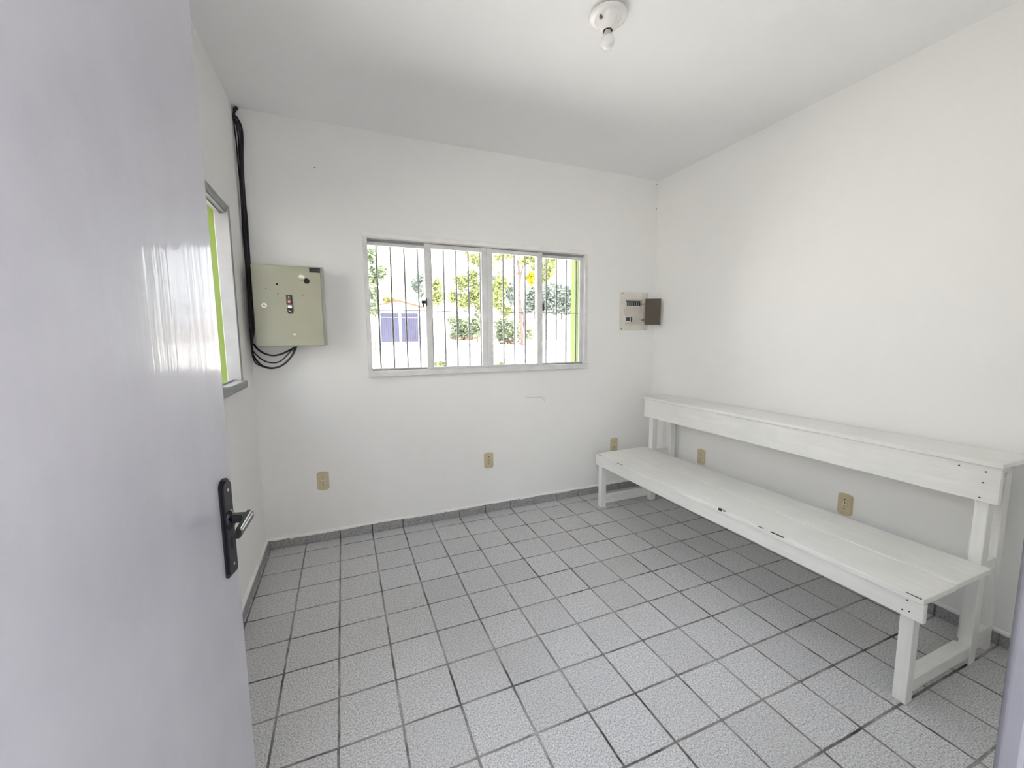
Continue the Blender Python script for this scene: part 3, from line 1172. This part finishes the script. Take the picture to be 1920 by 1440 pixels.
proto = make_outlet()
OUT = [((-0.0865, YB, 0.4185), 0, 'cream power outlet on the back wall below the grey control cabinet'),
       ((1.0865, YB, 0.4145), 0, 'cream power outlet low on the back wall below the wide window'),
       ((2.2575, YB, 0.4120), 0, 'cream power outlet on the back wall just above the far end of the bench seat'),
       ((XR, -0.667, 0.4060), -90, 'cream power outlet on the right wall behind the far half of the bench'),
       ((XR, -1.683, 0.4025), -90, 'cream power outlet on the right wall behind the near half of the bench')]
for i, (loc, rz, lab) in enumerate(OUT):
    o = proto if i == 0 else copy_tree(proto)
    o.location = loc
    o.rotation_euler = (0, 0, math.radians(rz))
    tag(o, lab, 'power outlet', 'cream power outlets low on the walls')

# ------------------------------------------------------------------ ceiling lamp
lamp = thing('ceiling_lamp', 'white round ceiling lamp holder with a bare bulb', 'ceiling lamp', (1.168, -1.470, H))
LC = (1.168, -1.470, H)
bm = NB()
lathe(bm, [(0.0, 0.0), (0.060, 0.0), (0.060, -0.006), (0.076, -0.006), (0.079, -0.010), (0.077, -0.017), (0.069, -0.0205), (0.0685, -0.0207), (0.0555, -0.0195), (0.0550, -0.0200), (0.0535, -0.0225),
           (0.050, -0.028), (0.045, -0.040), (0.036, -0.054), (0.027, -0.064), (0.0245, -0.067), (0.0200, -0.067), (0.0195, -0.052), (0.0, -0.052)], LC, 48)
canopy = obj('canopy', bm, M['porc'], lamp, smooth=True)
bm = NB()
box(bm, LC[0] - 0.0515, LC[0] - 0.040, LC[1] - 0.022, LC[1] - 0.014, H - 0.042, H - 0.030)
obj('screw_slot', bm, M['slotg'], canopy)
bm = NB()
lathe(bm, [(0.0135, -0.0672), (0.0195, -0.0672), (0.0195, -0.0660), (0.0135, -0.0660)], LC, 40)
obj('socket_gap', bm, M['hole'], canopy)
bm = NB()
lathe(bm, [(0.0, -0.050), (0.0135, -0.050), (0.0135, -0.070), (0.0145, -0.074), (0.0165, -0.082), (0.0225, -0.0915), (0.0270, -0.0995), (0.0285, -0.1070),
           (0.0278, -0.1150), (0.0245, -0.1230), (0.0190, -0.1295), (0.0105, -0.1340), (0.0, -0.1352)], LC, 40)
bulb = obj('bulb', bm, M['bulb'], lamp, smooth=True)
bm = NB()
lathe(bm, [(0.0150, -0.071), (0.0175, -0.083), (0.0229, -0.0915), (0.0222, -0.0920)], LC, 40)
obj('collar', bm, M['collar'], bulb, smooth=True)

# ------------------------------------------------------------------ outside: sloping yard, wall, shed, trees
bm = NB()
n = 24
rows = []
for j in range(n + 1):
    y = 0.2 + (110 - 0.2) * j / n
    rows.append([bm.verts.new((x, y, gz(y) + 0.04 * math.sin(x * 0.7 + y * 0.5))) for x in [-60 + 160 * i / n for i in range(n + 1)]])
for A, B in zip(rows, rows[1:]):
    for i in range(n):
        bm.faces.new([A[i], A[i + 1], B[i + 1], B[i]])
# level ground beside and behind the building
a = [bm.verts.new(p) for p in ((-60, 0.2, gz(0.2)), (-60, -30, -0.2), (100, -30, -0.2), (100, 0.2, gz(0.2)))]
bm.faces.new(a)
tag(obj('ground', bm, M['sand']), 'pale sandy yard outside the windows', 'ground', kind='structure')

# perimeter wall
pa, pb = at(640, 578, 44), at(1075, 591, 50)
dirw = (pb - pa)
dirw.z = 0
dirw.normalize()
pa2, pb2 = pa - dirw * 14, pb + dirw * 45
nn = Vector((-dirw.y, dirw.x, 0)) * 0.15
bm = NB()
B0 = [(pa2, 0), (pb2, 0), (pb2 + nn, 0), (pa2 + nn, 0)]
lo = [bm.verts.new((p.x, p.y, gz(p.y) - 0.3)) for p, _ in B0]
hi = [bm.verts.new((p.x, p.y, gz(p.y) + 2.35)) for p, _ in B0]
bm.faces.new(lo)
bm.faces.new(list(reversed(hi)))
for i in range(4):
    bm.faces.new([lo[i], hi[i], hi[(i + 1) % 4], lo[(i + 1) % 4]])
tag(obj('garden_wall', bm, M['yardw']), 'long pale wall closing the yard beyond the back window', 'garden wall', kind='structure')

# gabled shed with two violet gates
g = at(750, 643, 36.5)
sx0, sx1 = at(698, 640, 36.5).x, at(800, 640, 36.5).x
y0s = g.y
zb = gz(y0s)
zpk = at(751, 563.5, 36.5).z
zev = at(700, 575.5, 36.5).z
shed = thing('shed', 'white gabled shed with two violet gates seen through the left pane', 'shed', ((sx0 + sx1) / 2, y0s, zb))
xm = (sx0 + sx1) / 2
bm = NB()
prism(bm, [(sx0, zb - 0.3), (sx1, zb - 0.3), (sx1, zev - 0.1), (xm, zpk - 0.12), (sx0, zev - 0.1)], 1, y0s, y0s + 6)
obj('wall', bm, M['housew'], shed)
bm = NB()
ov = 0.35
for s in (-1, 1):
    xe = sx0 - ov if s < 0 else sx1 + ov
    sl = (zpk - zev) / (xm - sx0)
    ze = zev - ov * sl
    prism(bm, [(xm, zpk), (xe, ze), (xe, ze - 0.13), (xm, zpk - 0.13)], 1, y0s - 0.35, y0s + 6.3)
obj('roof', bm, M['rooft'], shed)
gt, gb = at(750, 587.5, 36.4).z, at(750, 641, 36.4).z
for (pa_, pb_) in ((713.5, 747.5), (753.5, 785.5)):
    xa, xb = at(pa_, 620, 36.4).x, at(pb_, 620, 36.4).x
    bm = NB()
    box(bm, xa, xb, y0s - 0.08, y0s - 0.02, gb, gt)
    nb = 9
    for k in range(nb + 1):
        x = xa + (xb - xa) * k / nb
        box(bm, x - 0.03, x + 0.03, y0s - 0.13, y0s - 0.08, gb, gt)
    gate = tag(obj('gate', bm, M['gate'], shed), 'violet ribbed metal gate')
    bm = NB()
    zz = gt - (gt - gb) * 0.15
    box(bm, xa, xb, y0s - 0.15, y0s - 0.12, zz - 0.035, zz + 0.035)
    obj('gate_rail', bm, plain('pale violet rail', (0.16, 0.15, 0.24), 0.5), gate)


def leaves(bm, blobs, n, size, rn):
    tot = sum(b[1] * b[2] * b[3] for b in blobs)
    for (c, rx, ry, rz_) in blobs:
        k = max(20, int(2.6 * n * rx * ry * rz_ / tot))
        for _ in range(k):
            while True:
                v = Vector((rn.uniform(-1, 1), rn.uniform(-1, 1), rn.uniform(-1, 1)))
                if v.length <= 1:
                    break
            v = v * (0.6 + 0.62 * rn.random())
            p = c + Vector((v.x * rx, v.y * ry, v.z * rz_))
            d = Vector((rn.gauss(0, 1), rn.gauss(0, 1), rn.gauss(0, 0.7))).normalized()
            e = d.orthogonal().normalized()
            e.rotate(Matrix.Rotation(rn.uniform(0, 6.28), 3, d))
            s = size * rn.uniform(0.5, 1.25)
            f = d.cross(e)
            q = [p - d * s, p + e * s * 0.42 + f * s * 0.1, p + d * s, p - e * s * 0.42 + f * s * 0.1]
            vs = [bm.verts.new(x) for x in q]
            bm.faces.new(vs)


def tree(name, label, cat, base, blobs_px, D, n, size, leafm, trunk=None, seed=1, group=None, extra=None, trunkm='trunk'):
    """blobs_px: (px,py,rx_px,rz_px) crowns at optical depth D"""
    rn = random.Random(seed)
    k = D / FPX
    blobs = []
    for (px, py, rx, rz_) in blobs_px:
        blobs.append((at(px, py, D), rx * k, max(rx, rz_) * k * 0.8, rz_ * k))
    r = thing(name, label, cat, base, group=group)
    bm = NB()
    leaves(bm, blobs, n, size, rn)
    obj('crown' if cat == 'tree' else 'foliage', bm, M[leafm], r)
    if trunk:
        bm = NB()
        for path, r0, r1 in trunk:
            P = smooth_path(path, 4)
            m_ = len(P) - 1
            tube(bm, P, [r0 + (r1 - r0) * i / m_ for i in range(m_ + 1)], 8)
        obj('trunk' if cat == 'tree' else 'stem', bm, M[trunkm], r)
    if extra:
        nm, bl, cnt, mm = extra
        for (px, py, rx, rz_) in bl[:1]:
            bm = NB()
            leaves(bm, [(at(px, py, D), rx * k, rx * k, rz_ * k)], cnt // len(bl), size, rn)
            obj(nm, bm, M[mm], r)
    return r


def simple_trunk(base, px, py, D, r=0.1):
    t = at(px, py, D)
    b = Vector(base)
    return [([b - Vector((0, 0, 0.2)), b.lerp(t, 0.5) + Vector((0.15 * r / 0.1, 0, 0)), t], r, r * 0.5)]


TG = 'trees seen through the back window'
# leafy tree at the left pane
D = 27.0
b = at(703, 646, D)
b.z = gz(b.y)
tree('leafy_tree', 'leafy green tree at the left end of the back window', 'tree', b,
     [(697, 480, 9, 16), (701, 515, 13, 18), (716, 512, 9, 16), (700, 550, 12, 20), (704, 580, 9, 16), (690, 545, 12, 40)], D, 1500, 0.20, 'leaf_g',
     simple_trunk(b, 700, 560, D, 0.07), 11, TG)
# small distant trees beyond the wall / over the shed
D = 58.0
for (lab, bl, sd, lm) in (('small dusty tree beyond the yard wall right of the shed roof', [(780, 535, 9, 12), (789, 520, 8, 10), (790, 545, 6, 14)], 21, 'leaf_b'),
                          ('small yellow green tree in the second pane beyond the yard wall', [(819, 535, 11, 14), (822, 556, 9, 16), (812, 560, 6, 14)], 22, 'leaf_y'),
                          ('small shrub top showing above the left slope of the shed roof', [(725, 562, 7, 5), (737, 563, 6, 4)], 23, 'leaf_y')):
    px, py = bl[0][0], bl[0][1]
    D = 58.0 + 5 * (sd - 21)
    b = at(px, 640, D)
    b.z = gz(b.y)
    tree('distant_tree', lab, 'tree', b, bl, D, 420, 0.32, lm, simple_trunk(b, px, py, D, 0.12), sd, TG)
# yellow green tree in the second pane
b = ground(895, 643)
D = (b - Vector(CP)).dot(FWD)
tree('yellow_green_tree', 'yellow green tree with a thin pinkish trunk in the second pane', 'tree', b,
     [(890, 485, 16, 12), (878, 470, 10, 8), (885, 520, 14, 16), (866, 530, 12, 18), (850, 557, 12, 14), (872, 565, 16, 18), (893, 550, 14, 24), (900, 580, 10, 10), (855, 525, 8, 10), (912, 500, 16, 22), (915, 545, 14, 24)],
     D, 2600, 0.18, 'leaf_y', [([b - Vector((0, 0, 0.2)), at(896, 620, D), at(893, 590, D), at(888, 520, D)], 0.11, 0.05)], 31, TG)
# bush below it
b = ground(868, 636)
D = 36.0
b = at(868, 636, D)
b.z = gz(b.y)
tree('garden_bush', 'spiky green bush with dark base below the yellow green tree', 'bush', b,
     [(858, 612, 14, 22), (880, 615, 18, 20), (865, 630, 22, 7), (897, 608, 12, 24), (845, 600, 10, 10)], D, 1300, 0.17, 'leaf_g', None, 41, 'bushes in the yard',
     ('dry_base', [(868, 634, 26, 3)], 160, 'earth'))
# main forked tree of the third pane
b = ground(980, 648)
D = (b - Vector(CP)).dot(FWD)
tree('forked_tree', 'tall tree with a pinkish forked trunk and yellow blossom in the third pane', 'tree', b,
     [(935, 482, 14, 8), (955, 478, 14, 7), (930, 540, 8, 14), (940, 530, 14, 16), (935, 565, 12, 18), (950, 585, 14, 12), (985, 488, 14, 10), (1000, 482, 14, 10), (1028, 505, 14, 20), (1035, 490, 12, 12), (1020, 520, 10, 12), (1003, 500, 10, 10)],
     D, 2400, 0.15, 'leaf_y',
     [([b - Vector((0, 0, 0.2)), at(979, 620, D), at(975, 585, D), at(974, 540, D), at(973, 505, D), at(968, 480, D)], 0.20, 0.09),
      ([at(974, 530, D), at(979, 505, D), at(988, 485, D), at(993, 470, D)], 0.10, 0.05),
      ([at(980, 640, D), at(983, 600, D), at(976, 575, D)], 0.12, 0.08),
      ([at(972, 515, D), at(955, 490, D), at(940, 478, D)], 0.05, 0.03)], 51, TG,
     ('blossom', [(995, 522, 9, 14), (1003, 530, 8, 8)], 420, 'flower'))
b = at(948, 646, D + 3)
b.z = gz(b.y)
tree('garden_bush', 'broad bush with a brown dry base beside the forked trunk', 'bush', b,
     [(938, 610, 12, 18), (950, 618, 16, 22), (966, 622, 12, 20), (940, 632, 14, 10), (992, 628, 8, 14)], D + 3, 1300, 0.16, 'leaf_g', None, 42, 'bushes in the yard',
     ('dry_base', [(955, 643, 20, 4), (992, 642, 8, 4)], 260, 'earth'))
# round dusty trees beyond the wall
D = 60.0
b = at(945, 620, D)
b.z = gz(b.y)
tree('round_tree', 'round dusty green tree beyond the wall in the third pane', 'tree', b, [(935, 530, 13, 20), (952, 545, 14, 18), (962, 560, 9, 14), (930, 560, 10, 16)], D, 1500, 0.30, 'leaf_b',
     simple_trunk(b, 945, 560, D, 0.18), 61, TG)
D = 68.0
b = at(1000, 620, D)
b.z = gz(b.y)
tree('round_tree', 'dusty green tree beyond the wall behind the forked trunk', 'tree', b, [(1000, 555, 16, 20), (992, 575, 14, 14), (1012, 575, 14, 16)], D, 1300, 0.30, 'leaf_b',
     simple_trunk(b, 1000, 570, D, 0.18), 62, TG)
D = 58.0
b = at(1050, 620, D)
b.z = gz(b.y)
tree('round_tree', 'large dusty green tree beyond the wall at the right end of the window', 'tree', b,
     [(1030, 550, 14, 22), (1052, 552, 18, 20), (1070, 560, 14, 20), (1040, 577, 18, 14), (1065, 580, 18, 12), (1020, 570, 10, 20), (1092, 560, 18, 22)], D, 2600, 0.30, 'leaf_b',
     simple_trunk(b, 1050, 570, D, 0.2), 63, TG)
# young plants just outside the sill
for (lab, bl, sd) in (('small yellow green plant showing above the sill in the second pane', [(817, 683, 4, 4), (826, 681, 5, 5), (834, 683, 4, 5)], 71),
                      ('small yellow green plant tip above the sill in the third pane', [(935, 684, 3, 3), (940, 682, 3, 3)], 72)):
    D = 6.0
    px = bl[1][0]
    b = at(px, 700, D)
    b.z = gz(b.y)
    tree('young_plant', lab, 'plant', b, bl, D, 46, 0.035, 'leaf_y', simple_trunk(b, px, bl[1][1], D, 0.012), sd, 'young plants below the window')
# slim white post standing in the yard
p = ground(968, 681)
t = at(967, 480, (p - Vector(CP)).dot(FWD))
bm = NB()
cyl(bm, (p.x, p.y, p.z - 0.2), (p.x, p.y, t.z), 0.035, n=12)
tag(obj('yard_post', bm, M['housew'], base=(p.x, p.y, p.z)), 'slim white post in the yard in front of the forked tree', 'post')
